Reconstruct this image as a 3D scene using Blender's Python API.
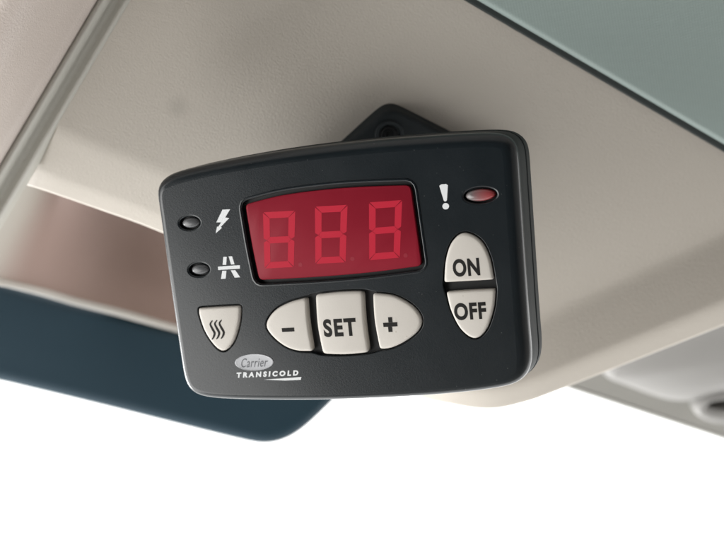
import bpy, bmesh, math, random
from mathutils import Vector, Matrix
from mathutils.geometry import tessellate_polygon
from mathutils.bvhtree import BVHTree

random.seed(7)
for o in list(bpy.data.objects):
    bpy.data.objects.remove(o, do_unlink=True)
scene = bpy.context.scene
COL = scene.collection

# ------------------------------------------------------------------ camera
W, H = 724.0, 560.0
HFOV = math.radians(34.0)
F = W / 2 / math.tan(HFOV / 2)
cam_data = bpy.data.cameras.new('camera')
cam_data.sensor_width = 36.0
cam_data.lens = 18.0 / math.tan(HFOV / 2)
cam_data.clip_start = 0.01
cam_data.clip_end = 100.0
cam = bpy.data.objects.new('camera', cam_data)
COL.objects.link(cam)
CAM = Matrix.Translation((0, 0, 1.45)) @ Matrix.Rotation(math.radians(90 + 25), 4, 'X')
cam.matrix_world = CAM
scene.camera = cam
cam_data.dof.use_dof = True
cam_data.dof.focus_distance = 0.367
cam_data.dof.aperture_fstop = 12.5

# ------------------------------------------------------------------ world, lamps, exposure
world = bpy.data.worlds.new('World')
scene.world = world
world.use_nodes = True
bg = world.node_tree.nodes['Background']
bg.inputs[0].default_value = (1.0, 1.0, 0.99, 1)      # flat overcast sky, burnt out in the photograph
bg.inputs[1].default_value = 2.9

def area_lamp(name, cam_loc, cam_target, size, power, color=(1, 1, 1)):
    d = bpy.data.lights.new(name, 'AREA')
    d.shape = 'RECTANGLE'; d.size = size[0]; d.size_y = size[1]
    d.energy = power; d.color = color
    o = bpy.data.objects.new(name, d); COL.objects.link(o)
    p = CAM @ Vector(cam_loc); t = CAM @ Vector(cam_target)
    o.matrix_world = Matrix.Translation(p) @ (t - p).to_track_quat('-Z', 'Y').to_matrix().to_4x4()
    return o
# daylight from the cab's left side window
area_lamp('side_window_light', (-0.88, -0.40, -0.04), (0, 0, -0.42), (0.85, 0.75), 8.0, (1.0, 0.985, 0.96))
# the brightest part of the sky through the windscreen, low on the left ahead
area_lamp('windscreen_light', (-0.84, -0.40, -0.80), (0, 0, -0.40), (0.42, 0.34), 12.0, (1.0, 1.0, 1.0))

vs = scene.view_settings
vs.view_transform = 'Standard'
vs.look = 'None'
vs.exposure = -0.12
vs.gamma = 1.0
vs.use_curve_mapping = False
scene.render.engine = 'CYCLES'
scene.render.resolution_x = 1024
scene.render.resolution_y = 792
scene.cycles.max_bounces = 8

# ------------------------------------------------------------------ helpers
def lin(r, g, b):
    f = lambda c: ((c / 255 + 0.055) / 1.055) ** 2.4 if c > 10 else c / 255 / 12.92
    return (f(r), f(g), f(b), 1)

def ray(x, y):
    return Vector(((x - W / 2) / F, (H / 2 - y) / F, -1.0))

def P(x, y, d):                    # photo pixel + distance -> point in camera axes
    return ray(x, y) * d

def WP(x, y, d):
    return CAM @ P(x, y, d)

def plane_depth(x, y, p0, n):
    return p0.dot(n) / ray(x, y).dot(n)

def to_px(pw):
    p = CAM_INV @ pw
    return (W / 2 + p.x / -p.z * F, H / 2 - p.y / -p.z * F)
CAM_INV = CAM.inverted()

def tag(o, label=None, cat=None, group=None, kind=None):
    if label: o['label'] = label
    if cat: o['category'] = cat
    if group: o['group'] = group
    if kind: o['kind'] = kind
    return o

def link(name, verts, faces, mat, parent=None, smooth=True, sharp=None):
    me = bpy.data.meshes.new(name)
    me.from_pydata([tuple(v) for v in verts], [], faces)
    bm = bmesh.new(); bm.from_mesh(me)
    bmesh.ops.remove_doubles(bm, verts=bm.verts, dist=1e-7)
    bmesh.ops.recalc_face_normals(bm, faces=bm.faces)
    bm.to_mesh(me); bm.free()
    if smooth:
        for p in me.polygons: p.use_smooth = True
        if sharp is not None: me.set_sharp_from_angle(angle=math.radians(sharp))
    me.materials.append(mat)
    o = bpy.data.objects.new(name, me); COL.objects.link(o)
    if parent: o.parent = parent
    return o

def empty(name, mw):
    o = bpy.data.objects.new(name, None); COL.objects.link(o)
    o.empty_display_size = 0.02
    o.matrix_world = mw
    return o

def catmull(pts, n, closed=False):
    pts = [Vector(p) for p in pts]
    m = len(pts); out = []
    segs = m if closed else m - 1
    for i in range(segs):
        if closed:
            a, b, c, d = pts[(i - 1) % m], pts[i], pts[(i + 1) % m], pts[(i + 2) % m]
        else:
            b, c = pts[i], pts[i + 1]
            a = pts[i - 1] if i else b * 2 - c
            d = pts[i + 2] if i + 2 < m else c * 2 - b
        for k in range(n):
            t = k / n
            out.append(0.5 * (2 * b + (c - a) * t + (2 * a - 5 * b + 4 * c - d) * t * t + (3 * b - a - 3 * c + d) * t ** 3))
    if not closed: out.append(pts[-1].copy())
    return out

def resample(pts, n, closed=True):
    pts = [Vector(p) for p in pts]
    q = pts + [pts[0]] if closed else pts
    L = [0]
    for a, b in zip(q, q[1:]): L.append(L[-1] + (b - a).length)
    out = []; j = 0
    m = n if closed else n - 1
    for k in range(n):
        s = L[-1] * k / m
        while j < len(L) - 2 and L[j + 1] < s: j += 1
        t = (s - L[j]) / max(1e-12, L[j + 1] - L[j])
        out.append(q[j].lerp(q[j + 1], min(1, t)))
    return out

def smooth_loop(pts, it):
    n = len(pts)
    for _ in range(it):
        pts = [pts[i] * 0.5 + (pts[i - 1] + pts[(i + 1) % n]) * 0.25 for i in range(n)]
    return pts

def ccw(pts):
    a = sum(pts[i].x * pts[(i + 1) % len(pts)].y - pts[(i + 1) % len(pts)].x * pts[i].y for i in range(len(pts)))
    return pts if a > 0 else pts[::-1]

def offset(pts, d):                # d > 0 grows a counter-clockwise loop
    n = len(pts); out = []
    for i in range(n):
        t = (pts[(i + 1) % n] - pts[i - 1]).normalized()
        out.append(pts[i] + Vector((t.y, -t.x)) * d)
    return out

class MB:
    def __init__(s): s.v = []; s.f = []
    def loop(s, pts2, z):
        i = len(s.v); s.v += [Vector((p[0], p[1], z)) for p in pts2]; return list(range(i, i + len(pts2)))
    def loop3(s, pts):
        i = len(s.v); s.v += [Vector(p) for p in pts]; return list(range(i, i + len(pts)))
    def bridge(s, a, b, closed=True):
        n = len(a)
        for k in range(n if closed else n - 1):
            s.f.append((a[k], a[(k + 1) % n], b[(k + 1) % n], b[k]))
    def cap(s, a): s.f.append(tuple(a))
    def build(s, name, mat, parent=None, **k): return link(name, s.v, s.f, mat, parent, **k)

def grid_mesh(name, rows, mat, parent=None, **k):
    m = MB(); prev = None
    for r in rows:
        cur = m.loop3(r)
        if prev: m.bridge(prev, cur, False)
        prev = cur
    return m.build(name, mat, parent, **k)

# ------------------------------------------------------------------ materials
def material(name, col, rough=0.5, spec=0.5, grain=None, mottle=0.0, mottle_scale=30, metallic=0.0, fine=None):
    m = bpy.data.materials.new(name); m.use_nodes = True
    nt = m.node_tree; b = nt.nodes['Principled BSDF']
    b.inputs['Base Color'].default_value = col
    b.inputs['Roughness'].default_value = rough
    b.inputs['Specular IOR Level'].default_value = spec
    b.inputs['Metallic'].default_value = metallic
    tc = nt.nodes.new('ShaderNodeTexCoord')
    if mottle:
        n = nt.nodes.new('ShaderNodeTexNoise'); n.inputs['Scale'].default_value = mottle_scale; n.inputs['Detail'].default_value = 6
        nt.links.new(tc.outputs['Object'], n.inputs['Vector'])
        mx = nt.nodes.new('ShaderNodeMix'); mx.data_type = 'RGBA'
        mx.inputs[6].default_value = tuple(c * (1 - mottle) for c in col[:3]) + (1,)
        mx.inputs[7].default_value = tuple(min(1, c * (1 + mottle)) for c in col[:3]) + (1,)
        nt.links.new(n.outputs['Fac'], mx.inputs[0]); nt.links.new(mx.outputs[2], b.inputs['Base Color'])
        rr = nt.nodes.new('ShaderNodeMapRange')
        rr.inputs[3].default_value = rough - 0.06; rr.inputs[4].default_value = rough + 0.06
        nt.links.new(n.outputs['Fac'], rr.inputs[0]); nt.links.new(rr.outputs[0], b.inputs['Roughness'])
    if grain:
        scale, strength, dist = grain
        v = nt.nodes.new('ShaderNodeTexVoronoi'); v.inputs['Scale'].default_value = scale
        v.feature = 'SMOOTH_F1'
        n2 = nt.nodes.new('ShaderNodeTexNoise'); n2.inputs['Scale'].default_value = scale * 0.6; n2.inputs['Detail'].default_value = 4
        nt.links.new(tc.outputs['Object'], v.inputs['Vector']); nt.links.new(tc.outputs['Object'], n2.inputs['Vector'])
        ad = nt.nodes.new('ShaderNodeMath'); ad.operation = 'ADD'
        nt.links.new(v.outputs['Distance'], ad.inputs[0]); nt.links.new(n2.outputs['Fac'], ad.inputs[1])
        bp = nt.nodes.new('ShaderNodeBump'); bp.inputs['Strength'].default_value = strength; bp.inputs['Distance'].default_value = dist
        nt.links.new(ad.outputs[0], bp.inputs['Height']); nt.links.new(bp.outputs['Normal'], b.inputs['Normal'])
    return m

BEIGE = (0.50, 0.462, 0.408, 1)
M_liner = material('beige_grained_plastic', BEIGE, 0.55, 0.4, (2300, 0.34, 0.0003), 0.05, 14)
M_trim = material('beige_leather_trim', (0.50, 0.44, 0.40, 1), 0.45, 0.5, (2000, 0.3, 0.0003), 0.06, 18)
M_strip = material('grey_beige_seam', (0.42, 0.41, 0.37, 1), 0.5, 0.4, (900, 0.2, 0.0005))
M_recess = material('mauve_beige_painted_shade', (0.30, 0.22, 0.195, 1), 0.6, 0.3, (900, 0.2, 0.0005), 0.05, 20)
M_lip = material('pale_edge_plastic', (0.46, 0.45, 0.425, 1), 0.45, 0.5)
M_visor = material('navy_visor_plastic', (0.006, 0.025, 0.040, 1), 0.6, 0.3, (1200, 0.15, 0.0003), 0.1, 12)
M_header = material('grey_header_plastic', (0.27, 0.265, 0.245, 1), 0.5, 0.4, (700, 0.2, 0.0005), 0.04, 15)
M_pad = material('pale_pad_plastic', (0.28, 0.275, 0.265, 1), 0.45, 0.4, None, 0.03, 15)
M_hole = material('dark_recess_plastic', (0.09, 0.085, 0.078, 1), 0.6, 0.3)
M_case = material('black_controller_plastic', (0.0035, 0.0072, 0.0098, 1), 0.30, 0.36, (2600, 0.13, 0.0001), 0.15, 60)
M_side = material('matte_black_side_plastic', (0.0065, 0.0105, 0.0115, 1), 0.62, 0.22, (2600, 0.25, 0.00012), 0.15, 60)
cb = M_case.node_tree.nodes['Principled BSDF']; cb.inputs['Coat Weight'].default_value = 0.42; cb.inputs['Coat Roughness'].default_value = 0.14
def dust(mat, scale, amount, col):       # sparse specks of lint and dust
    nt = mat.node_tree; b = nt.nodes['Principled BSDF']; src = b.inputs['Base Color'].links[0].from_socket
    tc = nt.nodes.new('ShaderNodeTexCoord'); v = nt.nodes.new('ShaderNodeTexVoronoi'); v.inputs['Scale'].default_value = scale
    nt.links.new(tc.outputs['Object'], v.inputs['Vector'])
    lt = nt.nodes.new('ShaderNodeMath'); lt.operation = 'LESS_THAN'; lt.inputs[1].default_value = 0.16; nt.links.new(v.outputs['Distance'], lt.inputs[0])
    sc_ = nt.nodes.new('ShaderNodeSeparateColor'); nt.links.new(v.outputs['Color'], sc_.inputs[0])
    gt = nt.nodes.new('ShaderNodeMath'); gt.operation = 'GREATER_THAN'; gt.inputs[1].default_value = 1 - amount; nt.links.new(sc_.outputs[0], gt.inputs[0])
    mu = nt.nodes.new('ShaderNodeMath'); mu.operation = 'MULTIPLY'; nt.links.new(lt.outputs[0], mu.inputs[0]); nt.links.new(gt.outputs[0], mu.inputs[1])
    mx = nt.nodes.new('ShaderNodeMix'); mx.data_type = 'RGBA'; mx.inputs[7].default_value = col
    nt.links.new(mu.outputs[0], mx.inputs[0]); nt.links.new(src, mx.inputs[6]); nt.links.new(mx.outputs[2], b.inputs['Base Color'])
dust(M_case, 1100, 0.02, (0.06, 0.063, 0.063, 1))
M_case_in = material('black_inner_plastic', (0.004, 0.0045, 0.005, 1), 0.5, 0.4)
M_bracket = material('black_bracket_plastic', (0.009, 0.013, 0.015, 1), 0.65, 0.3, (2000, 0.2, 0.00012))
M_button = material('ivory_rubber', (0.56, 0.53, 0.485, 1), 0.42, 0.45, (2400, 0.12, 0.0001), 0.04, 90)
M_ink = material('dark_ink', (0.009, 0.008, 0.007, 1), 0.6, 0.2)
M_white = material('white_print', (0.72, 0.74, 0.75, 1), 0.6, 0.3)
M_silver = material('silver_badge', (0.42, 0.43, 0.45, 1), 0.4, 0.5, (3000, 0.1, 0.0001))
M_engrave = material('engraved_grey', (0.11, 0.115, 0.125, 1), 0.5, 0.4)
dust(M_button, 900, 0.03, (0.30, 0.26, 0.21, 1))
M_lens = material('red_display_filter', (0.235, 0.011, 0.024, 1), 0.4, 0.13, (1800, 0.04, 0.0001), 0.05, 120)
M_seg = material('bright_red_segment', (0.46, 0.012, 0.034, 1), 0.4, 0.2)
M_dot = material('red_dot', (0.26, 0.014, 0.028, 1), 0.35, 0.3)
M_led = material('smoked_led', (0.085, 0.088, 0.093, 1), 0.26, 0.5)
M_screw = material('black_screw_steel', (0.02, 0.021, 0.022, 1), 0.3, 0.5, None, 0, 1, 0.6)

# red-tinted alarm LED: colour shifts from smoky grey to red along its length
M_led_red = material('smoked_red_led', (0.2, 0.03, 0.035, 1), 0.18, 0.6)
nt = M_led_red.node_tree; b = nt.nodes['Principled BSDF']
tc = nt.nodes.new('ShaderNodeTexCoord'); sp = nt.nodes.new('ShaderNodeSeparateXYZ'); cr = nt.nodes.new('ShaderNodeValToRGB')
nt.links.new(tc.outputs['Generated'], sp.inputs[0]); nt.links.new(sp.outputs['X'], cr.inputs[0]); nt.links.new(cr.outputs[0], b.inputs['Base Color'])
cr.color_ramp.elements[0].position = 0.2; cr.color_ramp.elements[0].color = (0.13, 0.115, 0.115, 1)
cr.color_ramp.elements[1].position = 0.95; cr.color_ramp.elements[1].color = (0.36, 0.04, 0.045, 1)

# ------------------------------------------------------------------ headliner fascia
FP0 = P(352, 265, 0.452)
FN = Vector((0.10, -0.42, 0.90)).normalized()
def fd(x, y): return plane_depth(x, y, FP0, FN)

cols = [  # top point, crease, lower edge (photo px), depth offset of the lower edge
    ((186, -100), (55, 122), (4, 176), 0.030),
    ((188, -100), (57, 127), (22, 184), 0.022),
    ((193, -100), (62, 132), (42, 190), 0.0175),
    ((240, -100), (105, 150), (100, 210), 0.0165),
    ((300, -100), (160, 172), (160, 232), 0.0165),
    ((370, -100), (280, 225), (270, 280), 0.018),
    ((440, -100), (380, 292), (350, 350), 0.016),
    ((500, -100), (445, 340), (412, 393), 0.006),
    ((570, -100), (490, 345), (452, 404.5), 0.0),
    ((640, -100), (520, 332), (490, 409), -0.002),
    ((720, -100), (547, 318), (524, 402.5), -0.003),
    ((800, -100), (600, 293), (562, 389), -0.003),
    ((920, -100), (724, 236), (724, 325.5), -0.004),
    ((1080, -100), (860, 174), (860, 272), -0.004),
]
def fascia_profile(c):
    (ax, ay), (bx, by), (cx, cy), dz = c
    A = P(ax, ay, fd(ax, ay)); B = P(bx, by, fd(bx, by))
    rt = 1 if bx > 430 else 0
    dC = fd(bx, by) + dz + 0.010 * rt
    Cc = P(cx, cy, dC)
    Cm = B.lerp(Cc, 0.72) + Vector((0, 0, 0.004 if rt else 0.001))
    D = P(cx + 3, cy - 14, dC + (0.06 if rt else 0.13))
    return A, B, Cm, Cc, D
profs = [fascia_profile(c) for c in cols]
rails = [catmull([p[k] for p in profs], 10) for k in range(5)]
edge_curve = catmull([(190, -110), (205, 0), (222, 60), (280, 92), (350, 112), (450, 128), (600, 150), (900, 190)], 8)
def soft_bend(p):                   # the fascia turns shallower above a soft line
    x, y = W / 2 + p.x / -p.z * F, H / 2 - p.y / -p.z * F
    best = 1e9; s = 1
    for a, b_ in zip(edge_curve, edge_curve[1:]):
        ab = b_ - a; t = max(0, min(1, (Vector((x, y)) - a).dot(ab) / ab.length_squared))
        d = (Vector((x, y)) - (a + ab * t))
        if d.length < best:
            best = d.length; s = 1 if ab.x * d.y - ab.y * d.x < 0 else -1
    sd = best * s
    sp_ = math.log1p(math.exp(max(-30, min(30, sd / 16)))) * 16
    k = 1 / (1 + math.exp((x - 400) / 50))
    return p - FN * (0.00035 * 0.24 * sp_ * k)
rows = []
NA = 34
for k in range(NA):
    t = k / NA
    t = t * 0.90 / ((NA - 1) / NA)
    rows.append([soft_bend(a.lerp(b_, t)) for a, b_ in zip(rails[0], rails[1])])
def chaikin(pts, it):
    for _ in range(it):
        q = [pts[0]]
        for a, b_ in zip(pts, pts[1:]): q += [a.lerp(b_, .25), a.lerp(b_, .75)]
        pts = q + [pts[-1]]
    return pts
low = []
for i in range(len(rails[0])):
    A, B, Cm, Cc, D = (rails[k][i] for k in range(5))
    S = soft_bend(A.lerp(B, 0.90)); B = soft_bend(B)
    pl = [S, S.lerp(B, .5), B, B.lerp(Cm, .35), B.lerp(Cm, .85), Cm, Cm.lerp(Cc, .8), Cc, Cc.lerp(D, .03), D]
    low.append(chaikin(pl, 2))
for k in range(1, len(low[0])):
    rows.append([c[k] for c in low])
rows = [[CAM @ p for p in r] for r in rows]
headliner = grid_mesh('headliner', rows, M_liner)
tag(headliner, 'beige grained overhead headliner moulding behind the black controller', None, None, 'structure')

# faint dark smudge rubbed into the grain left of the controller
nt = M_liner.node_tree; b = nt.nodes['Principled BSDF']
src = b.inputs['Base Color'].links[0].from_socket
sm = nt.nodes.new('ShaderNodeVectorMath'); sm.operation = 'DISTANCE'
tc = nt.nodes.new('ShaderNodeTexCoord'); nt.links.new(tc.outputs['Object'], sm.inputs[0]); sm.inputs[1].default_value = WP(178, 107, fd(178, 107))
mr = nt.nodes.new('ShaderNodeMapRange'); mr.interpolation_type = 'SMOOTHSTEP'
mr.inputs[1].default_value = 0.0; mr.inputs[2].default_value = 0.006; mr.inputs[3].default_value = 0.86; mr.inputs[4].default_value = 1.0
nt.links.new(sm.outputs['Value'], mr.inputs[0])
mu = nt.nodes.new('ShaderNodeVectorMath'); mu.operation = 'SCALE'
nt.links.new(src, mu.inputs[0]); nt.links.new(mr.outputs[0], mu.inputs['Scale']); nt.links.new(mu.outputs[0], b.inputs['Base Color'])

# ------------------------------------------------------------------ left pillar trim, seam strip
SL = -69 / 117
def trim_rows(profile, y0=-110, y1=330, n=26, wob=0.0):
    rows = []
    for x, d in profile:
        r = []
        for k in range(n):
            y = y0 + (y1 - y0) * k / (n - 1)
            xx = x + SL * y
            r.append(WP(xx, y, fd(xx, y) + d))
        rows.append(r)
    return rows
prof = catmull([(-320, .10), (-200, .055), (-90, -.004), (-40, -.026), (-8, -.036), (16, -.038), (40, -.034), (68, -.018), (84, -.0085), (91, -.0055), (95, -.0038), (97.5, -.0022), (99, 0.002)], 5)
trim = grid_mesh('pillar_trim', trim_rows(prof), M_trim)
tag(trim, 'mauve-beige leather-grained trim at the upper left beside the seam', None, None, 'structure')
prof = catmull([(93, .003), (96, -.0006), (99, -.0026), (103, -.0034), (107, -.0024), (113, .0008), (118, .0010), (122, -.0002), (126, -.0013), (131, .0002), (136, .006)], 5)
strip = grid_mesh('seam_strip', trim_rows(prof, -110, 330), M_strip)
tag(strip, 'grey-beige seam strip and groove between trim and headliner', None, None, 'structure')

# ------------------------------------------------------------------ recess under the headliner
rc = [((50, 118, .466), (-66, 263, .475)), ((54, 128, .482), (-28, 274, .50)), ((58, 138, .515), (8, 283, .54)), ((64, 150, .553), (44, 292, .575)),
      ((82, 166, .59), (78, 302, .60)), ((112, 194, .61), (122, 313, .612)), ((170, 212, .62), (182, 330, .615)),
      ((300, 260, .62), (310, 364, .615)), ((430, 320, .62), (436, 396, .615))]
tr = catmull([P(*a) for a, _ in rc], 8); br = catmull([P(*c) for _, c in rc], 8)
rows = []
for k in range(14):
    t = k / 13
    rows.append([CAM @ (a.lerp(c, t) + Vector((0, 0, -0.010 * math.sin(math.pi * t)))) for a, c in zip(tr, br)])
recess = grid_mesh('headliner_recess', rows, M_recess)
# shade painted into the recess colour: grey-beige side wall darkens to mauve with depth
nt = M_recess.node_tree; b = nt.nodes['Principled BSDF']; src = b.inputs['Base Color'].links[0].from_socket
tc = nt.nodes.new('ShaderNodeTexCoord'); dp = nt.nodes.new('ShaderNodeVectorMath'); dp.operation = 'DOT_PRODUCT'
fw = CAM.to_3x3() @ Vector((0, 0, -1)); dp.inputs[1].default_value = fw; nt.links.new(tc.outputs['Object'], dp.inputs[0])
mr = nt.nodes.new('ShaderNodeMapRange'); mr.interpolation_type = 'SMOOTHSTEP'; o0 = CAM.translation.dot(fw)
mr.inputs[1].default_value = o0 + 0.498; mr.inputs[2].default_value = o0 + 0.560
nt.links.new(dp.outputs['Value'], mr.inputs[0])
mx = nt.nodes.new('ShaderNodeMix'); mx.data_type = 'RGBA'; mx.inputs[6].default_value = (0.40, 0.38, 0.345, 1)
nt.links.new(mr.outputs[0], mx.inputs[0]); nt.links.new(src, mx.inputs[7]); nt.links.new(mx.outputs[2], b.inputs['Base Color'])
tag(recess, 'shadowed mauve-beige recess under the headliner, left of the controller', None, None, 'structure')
# pale rounded lip along the bottom of the recess
m = MB(); prev = None
path = [p + Vector((0, 0, 0.002)) for p in br]
for i, p in enumerate(path):
    t = (path[min(i + 1, len(path) - 1)] - path[max(i - 1, 0)]).normalized()
    u = Vector((0, 0, 1)); u = (u - t * u.dot(t)).normalized(); v = t.cross(u)
    k_ = (-p.z / 0.615) ** 3
    ring = [CAM @ (p + (u * math.cos(a) * 0.0045 + v * math.sin(a) * 0.0021) * k_) for a in [2 * math.pi * k / 14 for k in range(14)]]
    cur = m.loop3(ring)
    if prev: m.bridge(prev, cur)
    prev = cur
lip = m.build('recess_lip', M_lip)
tag(lip, 'thin pale rounded edge between the recess and the dark visor', None, None, 'structure')

# ------------------------------------------------------------------ dark sun visor
def slab(name, px, depth_fn, thick, rad, mat, parent=None, n=160, it=3, closed_px=True):
    """rounded-edge panel: outline in photo px laid on a plane, real thickness behind it"""
    pts = resample([Vector(p) for p in px], n)
    pts = smooth_loop(pts, it)
    p3 = [P(p.x, p.y, depth_fn(p.x, p.y)) for p in pts]
    c = sum(p3, Vector()) / len(p3)
    nrm = Vector()
    for i in range(len(p3)): nrm += (p3[i] - c).cross(p3[(i + 1) % len(p3)] - c)
    nrm.normalize()
    if nrm.z < 0: nrm = -nrm
    m = MB(); prev = None
    def inset(d):
        out = []
        for i in range(len(p3)):
            t = (p3[(i + 1) % len(p3)] - p3[i - 1]).normalized()
            s = t.cross(nrm)
            if s.dot(c - p3[i]) < 0 and it < 100: pass
            out.append((p3[i], s))
        # orient inward using winding
        area = sum((p3[i] - c).cross(p3[(i + 1) % len(p3)] - c).dot(nrm) for i in range(len(p3)))
        sg = -1 if area > 0 else 1
        return [q + s * sg * d for q, s in out]
    steps = [(a, 1) for a in range(0, 91, 15)] + [(a, 2) for a in range(0, 91, 15)]
    loops = []
    for a in range(0, 91, 15):
        r = math.radians(a)
        loops.append([q + nrm * 0 - nrm * (rad - rad * math.cos(math.pi / 2 - r) if False else rad * (1 - math.sin(r))) * 1 for q in inset(rad * (1 - math.cos(r)))])
    front = loops[::-1]            # from inset front face out to the rim
    back = []
    for a in range(0, 91, 15):
        r = math.radians(a)
        back.append([q - nrm * (thick - rad * (1 - math.sin(r))) for q in inset(rad * (1 - math.cos(r)))])
    allo = front + back
    ids = [m.loop3([CAM @ q for q in L]) for L in allo]
    for a, b_ in zip(ids, ids[1:]): m.bridge(a, b_)
    m.cap(ids[0]); m.cap(ids[-1])
    return m.build(name, mat, parent, sharp=40), nrm

vis_px = [(-120, 249), (0, 283), (180, 331), (290, 360), (330, 366), (347, 374), (346, 386), (330, 402.5), (312, 420), (296, 433), (280, 441), (263, 443.5), (246, 441), (200, 430), (100, 405), (0, 381), (-120, 352)]
vp0 = P(150, 360, 0.606); vn = Vector((0.0, 0.12, 1)).normalized()
vroot = empty('sun_visor', Matrix.Translation(WP(100, 400, 0.61)))
visor, vnrm = slab('visor_board', catmull([Vector(p) for p in vis_px], 6, True), lambda x, y: plane_depth(x, y, vp0, vn), 0.016, 0.006, M_visor, None, 220, 2)
visor.parent = vroot; visor.matrix_parent_inverse = vroot.matrix_world.inverted()
tag(vroot, 'dark navy sun visor with rounded corner below the recess at left', 'sun visor')
# hinge rod at its upper edge, tucked behind the lip
m = MB(); prev = None
for k in range(2):
    p = P(60 + 90 * k, 318 + 24 * k, 0.6155)
    cur = m.loop3([CAM @ (p + Vector((0, math.cos(a) * .004, math.sin(a) * .004))) for a in [2 * math.pi * j / 12 for j in range(12)]])
    if prev: m.bridge(prev, cur)
    else: m.cap(cur)
    prev = cur
m.cap(prev)
rod = m.build('hinge_rod', M_visor, None, sharp=40); rod.parent = vroot; rod.matrix_parent_inverse = vroot.matrix_world.inverted()

# ------------------------------------------------------------------ header trim at the lower right, further away
HD0 = P(650, 380, 0.74); HN = Vector((-0.05, -0.25, 1)).normalized()
hd = lambda x, y: plane_depth(x, y, HD0, HN)
hroot = empty('header_trim', Matrix.Translation(WP(650, 400, 0.75)))
def under(o, r):
    o.parent = r; o.matrix_parent_inverse = r.matrix_world.inverted(); return o
hp, hn = slab('header_board', [(520, 372.5), (560, 387.5), (724, 441), (860, 486), (900, 300), (724, 270), (600, 300)], hd, 0.02, 0.003, M_header, None, 200, 1)
under(hp, hroot)
# swollen pad
pad = catmull([Vector(p) for p in [(600, 371), (622, 381.5), (645, 390.5), (665, 396.5), (682, 398), (700, 395), (724, 392), (790, 386), (860, 372), (870, 310), (760, 300), (680, 325), (625, 350)]], 8, True)
pad = ccw(smooth_loop(resample(pad, 120), 2))
m = MB(); ids = []
cen = sum(pad, Vector((0, 0))) / len(pad)
for s, h in [(1.0, -.002), (1.0, .002), (.99, .006), (.965, .009), (.92, .0105), (.8, .013), (.6, .0155), (.35, .017), (.12, .0175)]:
    L = [cen + (p - cen) * s for p in pad]
    ids.append(m.loop3([CAM @ (P(p.x, p.y, hd(p.x, p.y)) + HN * h) for p in L]))
for a, b_ in zip(ids, ids[1:]): m.bridge(a, b_)
m.cap(ids[-1])
under(m.build('pad', M_pad), hroot)
# oval clip socket with dark opening
sock = [Vector((730 + 40 * math.cos(a), 401 + 16 * math.sin(a) - 0.06 * 40 * math.cos(a))) for a in [2 * math.pi * k / 64 for k in range(64)]]
cen = Vector((730, 401))
m = MB(); ids = []
for s, h in [(1.0, -.002), (1.0, .008), (.95, .013), (.86, .0145)]:
    ids.append(m.loop3([CAM @ (P(p.x, p.y, hd(p.x, p.y)) + HN * h) for p in [cen + (q - cen) * s for q in sock]]))
for a, b_ in zip(ids, ids[1:]): m.bridge(a, b_)
flat_in = lambda k, h: [CAM @ (P(p.x, p.y, hd(p.x, p.y)) + HN * h) for p in [Vector((cen.x + 5 + (q.x - cen.x) * k, cen.y - 4 + (q.y - cen.y) * k * .5)) for q in sock]]
for k, h in [(.84, .014), (.80, .012), (.76, .006)]:
    cur = m.loop3(flat_in(k, h)); m.bridge(ids[-1], cur); ids.append(cur)
cs = under(m.build('clip_socket', M_pad), hroot)
m = MB()
ids = [m.loop3(flat_in(k, h)) for k, h in [(.79, .0075), (.5, .0065)]]
m.bridge(*ids); m.cap(ids[1])
so = m.build('socket_opening', M_hole)
so.parent = cs; so.matrix_parent_inverse = (hroot.matrix_world).inverted() if False else Matrix()
bpy.context.view_layer.update()
so.matrix_parent_inverse = cs.matrix_world.inverted()
tag(hroot, 'blurred grey-beige header trim with swollen pad at the lower right', 'header trim')

# ------------------------------------------------------------------ grey-green roof panel at the upper right
GP0 = P(620, 60, fd(620, 60) - 0.008); GN = FN.copy()
gd = lambda x, y: plane_depth(x, y, GP0, GN)
M_green = material('grey_green_mesh_plastic', (0.275, 0.34, 0.322, 1), 0.42, 0.5)
nt = M_green.node_tree; b = nt.nodes['Principled BSDF']
groot = empty('roof_panel', Matrix.Translation(WP(650, 60, 0.39)))
M_edge_shadow = material('dark_edge_shadow', (0.022, 0.028, 0.027, 1), 0.6, 0.3)
gs, _ = slab('edge_shadow_strip', [(472.6, 5.6), (720.6, 150.6), (957, 289), (1082, -240), (57, -240)], lambda x, y: gd(x, y) + 0.0045, 0.0035, 0.001, M_edge_shadow, None, 240, 0)  # dark strip added to stand in for the shadow line under the panel edge
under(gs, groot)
gp, gn = slab('panel_board', [(476, 0), (724, 145), (960, 283), (1080, -240), (66, -240)], gd, 0.0050, 0.0024, M_green, None, 240, 0)
under(gp, groot)
tag(groot, 'grey-green finely ribbed roof panel overlapping the headliner at the upper right', 'roof panel')
# fine woven rib relief running with the edge
e1 = (WP(724, 145, gd(724, 145)) - WP(476, 0, gd(476, 0))).normalized()
nw = (CAM.to_3x3() @ GN).normalized(); e2 = nw.cross(e1)
tc = nt.nodes.new('ShaderNodeTexCoord')
hs = []
for e in (e1, e2):
    dp = nt.nodes.new('ShaderNodeVectorMath'); dp.operation = 'DOT_PRODUCT'; dp.inputs[1].default_value = e
    nt.links.new(tc.outputs['Object'], dp.inputs[0])
    mu = nt.nodes.new('ShaderNodeMath'); mu.operation = 'MULTIPLY'; mu.inputs[1].default_value = 2 * math.pi / 0.0014
    nt.links.new(dp.outputs['Value'], mu.inputs[0])
    si = nt.nodes.new('ShaderNodeMath'); si.operation = 'SINE'; nt.links.new(mu.outputs[0], si.inputs[0]); hs.append(si)
mm = nt.nodes.new('ShaderNodeMath'); mm.operation = 'MULTIPLY'
nt.links.new(hs[0].outputs[0], mm.inputs[0]); nt.links.new(hs[1].outputs[0], mm.inputs[1])
bp = nt.nodes.new('ShaderNodeBump'); bp.inputs['Strength'].default_value = 0.13; bp.inputs['Distance'].default_value = 0.00025
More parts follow.
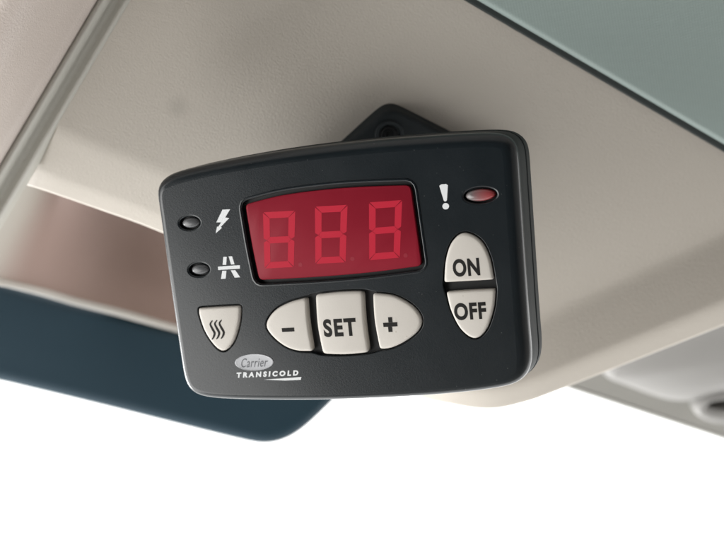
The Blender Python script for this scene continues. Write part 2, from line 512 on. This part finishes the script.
nt.links.new(mm.outputs[0], bp.inputs['Height']); nt.links.new(bp.outputs['Normal'], b.inputs['Normal'])

# ------------------------------------------------------------------ rest of the cab roof and rear wall behind the camera, which keep the daylight out
M_fabric = material('grey_cab_fabric', (0.34, 0.325, 0.31, 1), 0.8, 0.2, (500, 0.3, 0.001), 0.06, 8)
M_curtain = material('dark_cab_curtain', (0.07, 0.072, 0.076, 1), 0.85, 0.15, (500, 0.3, 0.001), 0.08, 8)
def sheet(name, corners, label, mat=None):
    c = [Vector(p) for p in corners]; n = 8
    rows = [[c[0].lerp(c[1], i / n).lerp(c[3].lerp(c[2], i / n), j / n) for i in range(n + 1)] for j in range(n + 1)]
    return tag(grid_mesh(name, rows, mat or M_fabric), label, None, None, 'structure')
sheet('cab_roof', [(-1.0, 0.46, 1.86), (1.0, 0.46, 1.86), (1.0, -1.0, 1.9), (-1.0, -1.0, 1.9)], 'grey fabric cab roof above and behind the viewpoint')
for nm, x, lb, yf in (('cab_left_wall', -1.0, 'left', -0.25), ('cab_right_wall', 1.0, 'right', 0.45)):
    sheet(nm, [(x, -1.0, 1.9), (x, yf, 1.9), (x, yf, 0.5), (x, -1.0, 0.5)], 'fabric-lined %s wall of the cab beside the viewpoint' % lb, M_curtain if lb == 'left' else None)
sheet('cab_floor', [(-1.0, -1.0, 0.5), (1.0, -1.0, 0.5), (1.0, 0.5, 0.5), (-1.0, 0.5, 0.5)], 'grey cab floor far below the viewpoint')
sheet('cab_rear_wall', [(-1.0, -1.0, 1.9), (1.0, -1.0, 1.9), (1.0, -1.0, 0.2), (-1.0, -1.0, 0.2)], 'dark curtained rear wall of the cab', M_curtain)

# ------------------------------------------------------------------ windscreen pane in front of the bright sky
M_glass = bpy.data.materials.new('windscreen_glass'); M_glass.use_nodes = True
nt = M_glass.node_tree; nt.nodes.clear()
out = nt.nodes.new('ShaderNodeOutputMaterial'); mixs = nt.nodes.new('ShaderNodeMixShader')
trn = nt.nodes.new('ShaderNodeBsdfTransparent'); gl = nt.nodes.new('ShaderNodeBsdfGlossy'); gl.inputs['Roughness'].default_value = 0.02
mixs.inputs[0].default_value = 0.04
nt.links.new(trn.outputs[0], mixs.inputs[1]); nt.links.new(gl.outputs[0], mixs.inputs[2]); nt.links.new(mixs.outputs[0], out.inputs[0])
rows = []
for j in range(9):
    y = 300 + 900 * j / 8
    rows.append([WP(x, y, 0.86 + 0.06 * (j / 8) + 0.05 * ((x - 362) / 900) ** 2) for x in [-700 + 2100 * i / 12 for i in range(13)]])
ws = grid_mesh('windscreen', rows, M_glass)
tag(ws, 'clear windscreen pane with blown-out white daylight behind', None, None, 'structure')

# ------------------------------------------------------------------ the controller
RD = Matrix.Rotation(math.radians(3.6), 4, 'Z') @ Matrix.Rotation(math.radians(-18), 4, 'Y') @ Matrix.Rotation(math.radians(7.0), 4, 'X')
DEV = Matrix.Translation(P(346, 266, 0.37)) @ RD
DINV = DEV.inverted()
def U(x, y, z=0.0):                 # photo pixel -> controller's own plane at height z (metres)
    o = DINV @ Vector((0, 0, 0)); d = DINV.to_3x3() @ ray(x, y)
    t = (z - o.z) / d.z
    p = o + d * t
    return Vector((p.x, p.y))
MMPX = 0.37 / F

ctl = empty('cab_controller', CAM @ DEV)
tag(ctl, 'black cab temperature controller with red three-digit display and ivory buttons', 'controller')

RO = 0.0042                         # roundover of the front shell
out_px = [(159.5, 190), (161.5, 181), (171, 174), (190, 168), (240, 157.5), (300, 148), (370, 140), (420, 136), (470, 133), (496, 132.7), (508, 135), (515, 141), (518, 150),
          (521.5, 200), (525.5, 260), (529.5, 320), (532, 352), (531, 367), (524, 378), (510, 384), (480, 389), (440, 393), (400, 395.5), (350, 397.7), (300, 398.5), (250, 398), (218, 396.5),
          (201, 393.5), (192, 387.5), (187.5, 377), (184, 357), (176, 303), (168, 248), (162, 206)]
outl = ccw(smooth_loop(resample(catmull([U(x, y, -RO * 0.7) for x, y in out_px], 8, True), 260), 4))

def loop_px(segs, n=96, it=2):
    """closed outline from corner-to-corner splines given in photo px"""
    pts = []
    for s in segs:
        pts += catmull([U(*p) for p in s], 8)[:-1]
    return ccw(smooth_loop(resample(pts, n), it))

SH = {
 'heat': loop_px([[(198.8, 308), (220, 306.6), (241, 305.6)], [(241, 305.6), (239.8, 322), (234, 341), (225, 350.5), (216.5, 347), (206.2, 332.5), (200, 316), (198.8, 308)]]),
 'minus': loop_px([[(306.5, 297.5), (308.5, 322), (313, 351)], [(313, 351), (298, 350.5), (285, 345.8), (272, 335), (266.5, 324), (275, 310.5), (290, 302), (306.5, 297.5)]]),
 'set': loop_px([[(315.5, 294.5), (339, 291.8), (363, 291)], [(363, 291), (365, 322), (369, 352.3)], [(369, 352.3), (346, 354.2), (323, 353.8)], [(323, 353.8), (317.8, 325), (315.5, 294.5)]]),
 'plus': loop_px([[(373, 293), (375, 320), (380, 349)], [(380, 349), (391, 347.7), (405, 341.3), (418, 331), (422, 321), (418.5, 312), (409.5, 303.2), (393.5, 295.4), (373, 293)]]),
 'on': loop_px([[(444.2, 282.3), (446, 260), (452, 242), (464, 232.8), (480, 239.8), (489.5, 257), (494, 279.5)], [(494, 279.5), (469, 280.8), (444.2, 282.3)]]),
 'off': loop_px([[(446.3, 291.8), (470, 290.2), (495.5, 289)], [(495.5, 289), (493.6, 308), (486.5, 329), (475, 338.3), (461.5, 329.5), (451.5, 311), (446.3, 291.8)]]),
}
disp = loop_px([[(244.5, 204.5), (279, 195.8), (318.7, 190.2), (358, 187), (410, 185.2)], [(410, 185.2), (416, 228), (421.5, 266)], [(421.5, 266), (371, 272.5), (318.7, 277), (258.5, 280.3)], [(258.5, 280.3), (251.5, 246), (244.5, 204.5)]], 200, 3)
def ell(cx, cy, a, b_, n=40, rot=0.0):
    c = U(cx, cy); out = []
    for k in range(n):
        t = 2 * math.pi * k / n
        x, y = a * MMPX * math.cos(t), b_ * MMPX * math.sin(t)
        out.append(c + Vector((x * math.cos(rot) - y * math.sin(rot), x * math.sin(rot) + y * math.cos(rot))))
    return out
leds = [(190.6, 222.8, 10.2, 5.4), (200, 269.5, 10.2, 5.4), (480, 195.2, 14.6, 5.9)]

# --- front shell: flat face with real openings + rolled edge
def ro_at(p, t):                     # broad roll on top and right, tighter on the other edges
    nrm_ = Vector((t.y, -t.x))
    w = max(0.0, min(1.0, max((nrm_.y - 0.15) / 0.6, (nrm_.x - 0.35) / 0.6))); w = w * w * (3 - 2 * w)
    return 0.0019 + 0.0023 * w
def voffset(pts, ds):
    n = len(pts); out = []
    for i in range(n):
        t = (pts[(i + 1) % n] - pts[i - 1]).normalized()
        out.append(pts[i] + Vector((t.y, -t.x)) * ds[i])
    return out
RV = [ro_at(outl[i], (outl[(i + 1) % len(outl)] - outl[i - 1]).normalized()) for i in range(len(outl))]
for _ in range(6): RV = [RV[i] * .5 + (RV[i - 1] + RV[(i + 1) % len(RV)]) * .25 for i in range(len(RV))]
inner = voffset(outl, [-r for r in RV])
holes = []
row_well = loop_px([[(313, 351.5), (298, 350.5), (285, 345.8), (272, 335), (266.5, 324), (275, 310.5), (290, 302), (306.5, 297.3)], [(306.5, 297.3), (315.5, 294.2), (339, 291.6), (363, 290.8), (373, 292.8)],
                    [(373, 292.8), (393.5, 295.4), (409.5, 303.2), (418.5, 312), (422, 321), (418, 331), (405, 341.3), (391, 347.7), (380, 349.4)], [(380, 349.4), (369, 352.5), (346, 354.5), (323, 354.2), (313, 351.5)]], 180, 2)
onoff_well = loop_px([[(446, 292), (444.2, 282), (446, 260), (452, 242), (464, 232.8), (480, 239.8), (489.5, 257), (494, 279.5), (495.5, 289)], [(495.5, 289), (493.6, 308), (486.5, 329), (475, 338.3), (461.5, 329.5), (451.5, 311), (446, 292)]], 150, 2)
for L in (SH['heat'], row_well, onoff_well): holes.append((offset(L, 0.00048), 0.00022, 0.0022))
holes.append((offset(disp, 0.00125), 0.0003, 0.0016))
for c in leds: holes.append((ell(c[0] - (1.2 if c[0] < 300 else 0), c[1] + .3, c[2] + 1.7, c[3] + 1.5), 0.0006, 0.0016))
loops2 = [inner] + [offset(h, b_) for h, b_, _ in holes]
flat = []
for L in loops2: flat += L
tris = tessellate_polygon([[Vector((p.x, p.y, 0)) for p in L] for L in loops2])
m = MB(); m.loop(flat, 0.0); m.f += [tuple(t) for t in tris]
prev = list(range(len(inner)))
for a in range(10, 91, 10):
    r = math.radians(a)
    q2 = voffset(outl, [-v * (1 - math.sin(r)) for v in RV])
    cur = m.loop3([(p.x, p.y, -v * 0.85 * (1 - math.cos(r))) for p, v in zip(q2, RV)])
    m.bridge(prev, cur); prev = cur
rim3 = [m.v[i].copy() for i in prev]
start = len(inner)
for (h, b_, dep) in holes:
    n = len(h); prev = list(range(start, start + n)); start += n
    for a in range(30, 91, 30):
        r = math.radians(a)
        cur = m.loop(offset(h, b_ * (1 - math.sin(r))), -b_ * (1 - math.cos(r))); m.bridge(prev, cur); prev = cur
    cur = m.loop(h, -dep); m.bridge(prev, cur)
case = m.build('front_casing', M_case, ctl, sharp=38)
ms = MB(); prev = ms.loop3(rim3)
for dz, ex in [(-0.006, 0.00015), (-0.0125, 0.0004), (-0.0128, 0.0002), (-0.0128, -0.002)]:
    cur = ms.loop(offset(outl, ex), dz); ms.bridge(prev, cur); prev = cur
ms.build('side_casing', M_side, ctl, sharp=38)
for p in case.data.polygons:         # the face itself is flat
    if all(abs(case.data.vertices[i].co.z) < 1e-6 for i in p.vertices): p.use_smooth = False

# dark floor under the openings
m = MB(); a = m.loop(offset(outl, -0.003), -0.0021); m.cap(a)
m.cap(m.loop(offset(outl, -0.003), -0.0034)[::-1])
link('inner_board', m.v, m.f, M_case_in, ctl, smooth=False)

# rear shell with a fine parting groove
m = MB(); ids = []
for dz, ex in [(-0.0120, -0.0014), (-0.0130, -0.0007), (-0.0131, 0.0002), (-0.0135, 0.0006), (-0.018, 0.0006), (-0.0225, 0.0), (-0.025, -0.0018), (-0.0262, -0.0045)]:
    ids.append(m.loop(offset(outl, ex), dz))
for a, b_ in zip(ids, ids[1:]): m.bridge(a, b_)
m.cap(ids[-1]); m.cap(ids[0][::-1])
m.build('rear_casing', M_side, ctl, sharp=38)

# --- buttons
def button(name, L, label=None):
    m = MB(); ids = []
    c = sum(L, Vector((0, 0))) / len(L)
    xa = max(abs(p.x - c.x) for p in L); ya = max(abs(p.y - c.y) for p in L); rm = (xa + ya) / 2
    top = 0.0005; r = 0.00095; hd_ = 0.00055
    dome = lambda p: hd_ * (1 - ((p.x - c.x) / xa) ** 2 * .6 - ((p.y - c.y) / ya) ** 2 * .6)
    ids.append(m.loop(L, -0.0026))
    for a in range(0, 91, 15):
        t = math.radians(a); sc = 1 - r * (1 - math.cos(t)) / rm
        ids.append(m.loop3([(q.x, q.y, top + dome(q) - r + r * math.sin(t)) for q in [c + (p - c) * sc for p in L]]))
    s0 = 1 - r / rm
    for s in (0.9, 0.75, 0.55, 0.3):
        ids.append(m.loop3([(q.x, q.y, top + dome(q)) for q in [c + (p - c) * s0 * s for p in L]]))
    for a, b_ in zip(ids, ids[1:]): m.bridge(a, b_)
    m.v.append(Vector((c.x, c.y, top + hd_))); k = len(m.v) - 1; z = ids[-1]
    for i in range(len(z)): m.f.append((z[i], z[(i + 1) % len(z)], k))
    o = m.build(name, M_button, ctl)
    if label: o['label'] = label
    return o

def bvh(o):
    return BVHTree.FromPolygons([v.co.copy() for v in o.data.vertices], [tuple(p.vertices) for p in o.data.polygons])

def prism(name, polys, mat, parent, z=0.0, th=0.00006, tree=None):
    """flat print: polygons in controller coordinates, laid on the surface under them"""
    m = MB()
    def zz(p):
        if tree:
            hit = tree.ray_cast(Vector((p.x, p.y, 0.05)), Vector((0, 0, -1)))
            if hit[0]: return hit[0].z
        return z
    for L in polys:
        L = ccw([Vector(p) for p in L])
        tri = tessellate_polygon([[Vector((p.x, p.y, 0)) for p in L]])
        i0 = m.loop3([(p.x, p.y, zz(p) + th) for p in L])
        i1 = m.loop3([(p.x, p.y, zz(p) - th) for p in L])
        m.f += [tuple(i0[k] for k in t) for t in tri]
        m.bridge(i0, i1)
    return m.build(name, mat, parent, smooth=False)

def text(name, body, cpx, wpx, hpx, mat, parent, z=0.0, tree=None, bold=0.0, shear=0.0, rot=0.0, th=0.00004, spacing=1.0):
    cu = bpy.data.curves.new('text_tmp', 'FONT')
    cu.body = body; cu.size = 1.0; cu.offset = bold; cu.shear = shear; cu.space_character = spacing
    cu.resolution_u = 6; cu.extrude = 0.01
    t = bpy.data.objects.new('text_tmp', cu); COL.objects.link(t)
    dg = bpy.context.evaluated_depsgraph_get(); dg.update()
    me = bpy.data.meshes.new_from_object(t.evaluated_get(dg))
    bpy.data.objects.remove(t, do_unlink=True); bpy.data.curves.remove(cu)
    bm = bmesh.new(); bm.from_mesh(me)
    bmesh.ops.remove_doubles(bm, verts=bm.verts, dist=1e-5)
    long = [e for e in bm.edges if e.calc_length() > 0.25]
    if tree and long:
        bmesh.ops.subdivide_edges(bm, edges=long, cuts=2)
        bmesh.ops.triangulate(bm, faces=bm.faces)
    xs = [v.co.x for v in bm.verts]; ys = [v.co.y for v in bm.verts]
    x0, x1, y0, y1 = min(xs), max(xs), min(ys), max(ys)
    w, h = wpx * MMPX, hpx * MMPX
    c = U(*cpx)
    for v in bm.verts:
        x = (v.co.x - (x0 + x1) / 2) / (x1 - x0) * w; y = (v.co.y - (y0 + y1) / 2) / (y1 - y0) * h
        px, py = c.x + x * math.cos(rot) - y * math.sin(rot), c.y + x * math.sin(rot) + y * math.cos(rot)
        zb = z
        if tree:
            hit = tree.ray_cast(Vector((px, py, 0.05)), Vector((0, 0, -1)))
            if hit[0]: zb = hit[0].z
        v.co = Vector((px, py, zb + (th if v.co.z > 0 else -th)))
    bm.to_mesh(me); bm.free(); me.name = name
    me.materials.clear(); me.materials.append(mat)
    o = bpy.data.objects.new(name, me); COL.objects.link(o); o.parent = parent
    return o

B = {}
B['heat'] = button('button', SH['heat'], 'ivory shield-shaped button with three wavy heat lines')
B['minus'] = button('button', SH['minus'], 'ivory half-oval minus button')
B['set'] = button('button', SH['set'], 'ivory rectangular SET button')
B['plus'] = button('button', SH['plus'], 'ivory half-oval plus button')
B['on'] = button('button', SH['on'], 'ivory domed ON button')
B['off'] = button('button', SH['off'], 'ivory shield-shaped OFF button')
T = {k: bvh(o) for k, o in B.items()}
text('lettering', 'SET', (340.6, 327), 35, 18.5, M_ink, B['set'], tree=T['set'], bold=0.042, spacing=1.2)
text('lettering', 'ON', (466.8, 267), 26.6, 17.5, M_ink, B['on'], tree=T['on'], bold=0.04, spacing=1.08)
text('lettering', 'OFF', (470.7, 310.6), 31.8, 17.0, M_ink, B['off'], tree=T['off'], bold=0.04, spacing=1.1)
def box2(x0, y0, x1, y1, n=6):
    a, b_, c, d = U(x0, y0), U(x1, y0), U(x1, y1), U(x0, y1)
    r = []
    for p, q in ((a, b_), (b_, c), (c, d), (d, a)): r += [p.lerp(q, k / n) for k in range(n)]
    return r
def bar(cx, cy, w, h, n=5):          # a bar square to the controller's own axes
    c = U(cx, cy); w *= MMPX / 2; h *= MMPX / 2
    q = [c + Vector(s) for s in ((-w, -h), (w, -h), (w, h), (-w, h))]
    r = []
    for i in range(4): r += [q[i].lerp(q[(i + 1) % 4], k / n) for k in range(n)]
    return r
prism('minus_sign', [bar(289.2, 329.2, 13.5, 4.0)], M_ink, B['minus'], tree=T['minus'])
prism('plus_sign', [bar(391.2, 324, 14.6, 4.2), bar(391.2, 319.2, 4.2, 5.2), bar(391.2, 328.8, 4.2, 5.2)], M_ink, B['plus'], tree=T['plus'])
waves = []
for k in range(3):
    x0 = 213.2 + k * 4.6
    c = catmull([(x0 + .6, 320 - k * .4), (x0 - 1.6, 323.5 - k * .4), (x0 + .3, 328 - k * .4), (x0 + 2.6, 332.5 - k * .4), (x0 + 1.6, 336.5 - k * .4), (x0 - .2, 339 - k * .4)], 6)
    c = [U(p.x, p.y) for p in c]; L = []; R = []
    for i, p in enumerate(c):
        t = (c[min(i + 1, len(c) - 1)] - c[max(i - 1, 0)]).normalized(); nn = Vector((-t.y, t.x))
        w = (0.35 + 0.75 * math.sin(math.pi * (i + 1) / (len(c) + 1))) * 1.15 * MMPX
        L.append(p + nn * w); R.append(p - nn * w)
    waves.append(L + R[::-1])
prism('heat_symbol', waves, M_ink, B['heat'], tree=T['heat'])

# --- display: red filter, raised segments
m = MB(); ids = []
for dz, ex in [(-0.0020, 0.0), (-0.00075, 0.0), (-0.00055, -0.00008), (-0.00045, -0.0003)]:
    ids.append(m.loop(offset(disp, ex), dz))
for a, b_ in zip(ids, ids[1:]): m.bridge(a, b_)
m.cap(ids[-1])
display = m.build('display', M_lens, ctl, sharp=50)
# thin raised step of the bezel round the window
m = MB(); ids = []
for ex, dz in [(0.00215, -0.0001), (0.0021, 0.00022), (0.0018, 0.00032), (0.0016, 0.0003), (0.0015, -0.0002)]:
    ids.append(m.loop(offset(disp, ex), dz))
for a, b_ in zip(ids, ids[1:]): m.bridge(a, b_)
m.build('display_bezel', M_case, ctl, sharp=60)

ZD = -0.00045
digits = [((263.0, 212.3), (295.3, 210.6), (264.6, 268.6), (293.8, 267.0)),
          ((315.0, 206.6), (347.6, 204.8), (315.4, 263.8), (345.6, 262.4)),
          ((369.0, 202.4), (402.2, 200.0), (369.2, 260.2), (399.8, 257.6))]
for TLp, TRp, BLp, BRp in digits:
    tl, trr, bl, br_ = (U(*p, ZD) for p in (TLp, TRp, BLp, BRp))
    def q(u, v): return tl.lerp(trr, u).lerp(bl.lerp(br_, u), v)
    tu, tv = 0.205, 0.113; g = 0.004; gv = 0.004
    mid = 0.5
    segs = [
        [(g + .02, 0), (1 - g - .02, 0), (1 - tu - g, tv), (tu + g, tv)],
        [(g + .02, 1), (1 - g - .02, 1), (1 - tu - g, 1 - tv), (tu + g, 1 - tv)],
        [(tu * .55, mid), (tu, mid - tv / 2), (1 - tu, mid - tv / 2), (1 - tu * .55, mid), (1 - tu, mid + tv / 2), (tu, mid + tv / 2)],
        [(0, gv + .01), (tu, tv + gv), (tu, mid - tv / 2 - gv), (tu * .5, mid - gv), (0, mid - tv * .35)],
        [(1, gv + .01), (1 - tu, tv + gv), (1 - tu, mid - tv / 2 - gv), (1 - tu * .5, mid - gv), (1, mid - tv * .35)],
        [(0, 1 - gv - .01), (tu, 1 - tv - gv), (tu, mid + tv / 2 + gv), (tu * .5, mid + gv), (0, mid + tv * .35)],
        [(1, 1 - gv - .01), (1 - tu, 1 - tv - gv), (1 - tu, mid + tv / 2 + gv), (1 - tu * .5, mid + gv), (1, mid + tv * .35)]]
    for s in segs:
        prism('digit_segment', [[q(u, v) for u, v in s]], M_seg, display, z=ZD, th=0.00003)
for x, y in ((300.3, 264.8), (352.4, 258.9), (405.6, 255.5)):
    prism('decimal_point', [[U(x, y, ZD) + Vector((math.cos(t), math.sin(t))) * 2.2 * MMPX for t in [2 * math.pi * k / 20 for k in range(20)]]], M_dot, display, z=ZD, th=0.00003)

# --- indicator lamps
for i, c in enumerate(leds):
    m = MB(); ids = []
    for s, z in [(1.02, -0.0020), (1.0, -0.0009), (0.97, -0.0005), (0.9, -0.0001), (0.78, 0.00022), (0.6, 0.00042), (0.4, 0.00054), (0.2, 0.0006)]:
        ids.append(m.loop(ell(c[0], c[1], c[2] * s, c[3] * s, 40), z))
    for a, b_ in zip(ids, ids[1:]): m.bridge(a, b_)
    m.cap(ids[-1])
    o = m.build('indicator_lamp', M_led_red if i == 2 else M_led, ctl)
    o['label'] = ['small smoked indicator lamp beside the lightning symbol', 'small smoked indicator lamp beside the road symbol', 'reddish indicator lamp beside the exclamation mark'][i]

# --- printed symbols
cz = lambda pts: [U(170 + x * 0.17857, 190 + y * 0.17857) for x, y in pts]
prism('lightning_symbol', [cz([(294, 110), (337, 108), (309, 154), (332, 157), (285, 206), (291, 212), (256, 243), (264, 205), (270, 206), (288, 181), (260, 181)])], M_white, ctl)
prism('road_symbol', [cz([(299, 374), (318, 374), (315, 419), (295, 419)]), cz([(329, 372), (348, 371), (362, 416), (342, 417)]),
                      cz([(269, 429), (391, 421), (392, 440), (270, 448)]),
                      cz([(293, 453), (316, 452), (312, 496), (286, 498)]), cz([(341, 450), (366, 449), (393, 488), (363, 491)])], M_white, ctl)
ce = lambda x, y: U(340 + x * 0.3039, 150 + y * 0.3039)
prism('warning_symbol', [[ce(327, 118), ce(333, 113), ce(349, 112), ce(355, 116), ce(352, 165), ce(349, 169), ce(344, 169), ce(341, 165)],
                         [ce(348 + 11 * math.cos(t), 185 + 10.5 * math.sin(t)) for t in [2 * math.pi * k / 24 for k in range(24)]]], M_white, ctl)

# --- badge and maker's lettering
m = MB(); ids = []
for s, z in [(1.0, -0.0002), (1.0, 0.00018), (0.97, 0.00028), (0.93, 0.00022), (0.9, 0.0002), (0.5, 0.0002)]:
    ids.append(m.loop(ell(254.3, 362.2, 21.6 * s, 8.8 * s, 56), z))
for a, b_ in zip(ids, ids[1:]): m.bridge(a, b_)
m.cap(ids[-1])
badge = m.build('badge', M_silver, ctl, sharp=50)
text('lettering', 'Carrier', (254.6, 362.4), 30, 9.5, M_engrave, badge, z=0.00022, shear=0.45, bold=0.0, spacing=1.12)
text('lettering', 'TRANSICOLD', (267.4, 374.0), 69, 5.7, M_white, ctl, shear=0.2, bold=0.055, spacing=1.6)
prism('underline', [[U(264, 379.6), U(301.4, 377.0), U(300.8, 379.8), U(285, 380.5)]], M_white, ctl)

# ------------------------------------------------------------------ mounting bracket between headliner and controller
zc = FN.copy(); up = Vector((0, 1, 0)); yc = (up - zc * up.dot(zc)).normalized(); xc = yc.cross(zc)
apex = P(389, 107.5, fd(389, 107.5) - 0.004)
BRK = Matrix.Translation(apex) @ Matrix((xc, yc, zc)).transposed().to_4x4()
bro = empty('mounting_bracket', CAM @ BRK)
tag(bro, 'black plastic bracket plate screwed to the headliner behind the controller', 'bracket')
BI = BRK.inverted()
def UB(x, y, z=0.0):
    o = BI @ Vector((0, 0, 0)); d = BI.to_3x3() @ ray(x, y); t = (z - o.z) / d.z
    p = o + d * t; return Vector((p.x, p.y))
pl = [(389, 103), (350, 137.5), (300, 183), (322, 240), (400, 262), (470, 215), (520, 168), (447, 132)]
pts = []
base = ccw(smooth_loop(resample([UB(*p) for p in pl], 150), 14))
m = MB(); ids = []
for z, ex in [(-0.006, 0), (0.0022, 0), (0.0030, -0.0003), (0.0036, -0.0009), (0.0038, -0.0018)]:
    ids.append(m.loop(offset(base, ex), z))
for a, b_ in zip(ids, ids[1:]): m.bridge(a, b_)
m.cap(ids[-1]); m.cap(ids[0][::-1])
plate = m.build('plate', M_bracket, bro, sharp=40)
def disc(name, c, prof_, mat, parent, n=32):
    m = MB(); ids = [m.loop([c + Vector((math.cos(t), math.sin(t))) * r for t in [2 * math.pi * k / n for k in range(n)]], z) for r, z in prof_]
    for a, b_ in zip(ids, ids[1:]): m.bridge(a, b_)
    m.cap(ids[-1])
    return m.build(name, mat, parent, sharp=40)
for x, y in ((388, 131), (330, 190), (470, 178)):
    c = UB(x, y)
    disc('screw_boss', c, [(0.0054, 0.0030), (0.0053, 0.0040), (0.0049, 0.0044), (0.0040, 0.0044), (0.0038, 0.0040), (0.002, 0.0038)], M_bracket, plate)
    disc('screw', c, [(0.0032, 0.0036), (0.0032, 0.0041), (0.0028, 0.0046), (0.0016, 0.0047), (0.0014, 0.0042), (0.0005, 0.0043)], M_screw, bro)
# swivel arm from the plate to the back of the controller
a0 = BRK @ Vector((*UB(392, 205), 0.002)); a1 = DEV @ Vector((*U(352, 262, -0.026), -0.0255))
ax = (a1 - a0).normalized(); u = ax.orthogonal().normalized(); v = ax.cross(u)
m = MB(); prev = None
for s, r in [(0, .013), (.2, .012), (.35, .009), (.6, .0085), (.75, .011), (.9, .0125), (1, .0125)]:
    p = a0.lerp(a1, s)
    cur = m.loop3([BI @ (p + u * math.cos(t) * r + v * math.sin(t) * r) for t in [2 * math.pi * k / 28 for k in range(28)]])
    if prev: m.bridge(prev, cur)
    else: m.cap(cur)
    prev = cur
m.cap(prev)
m.build('swivel_arm', M_bracket, bro, sharp=60)
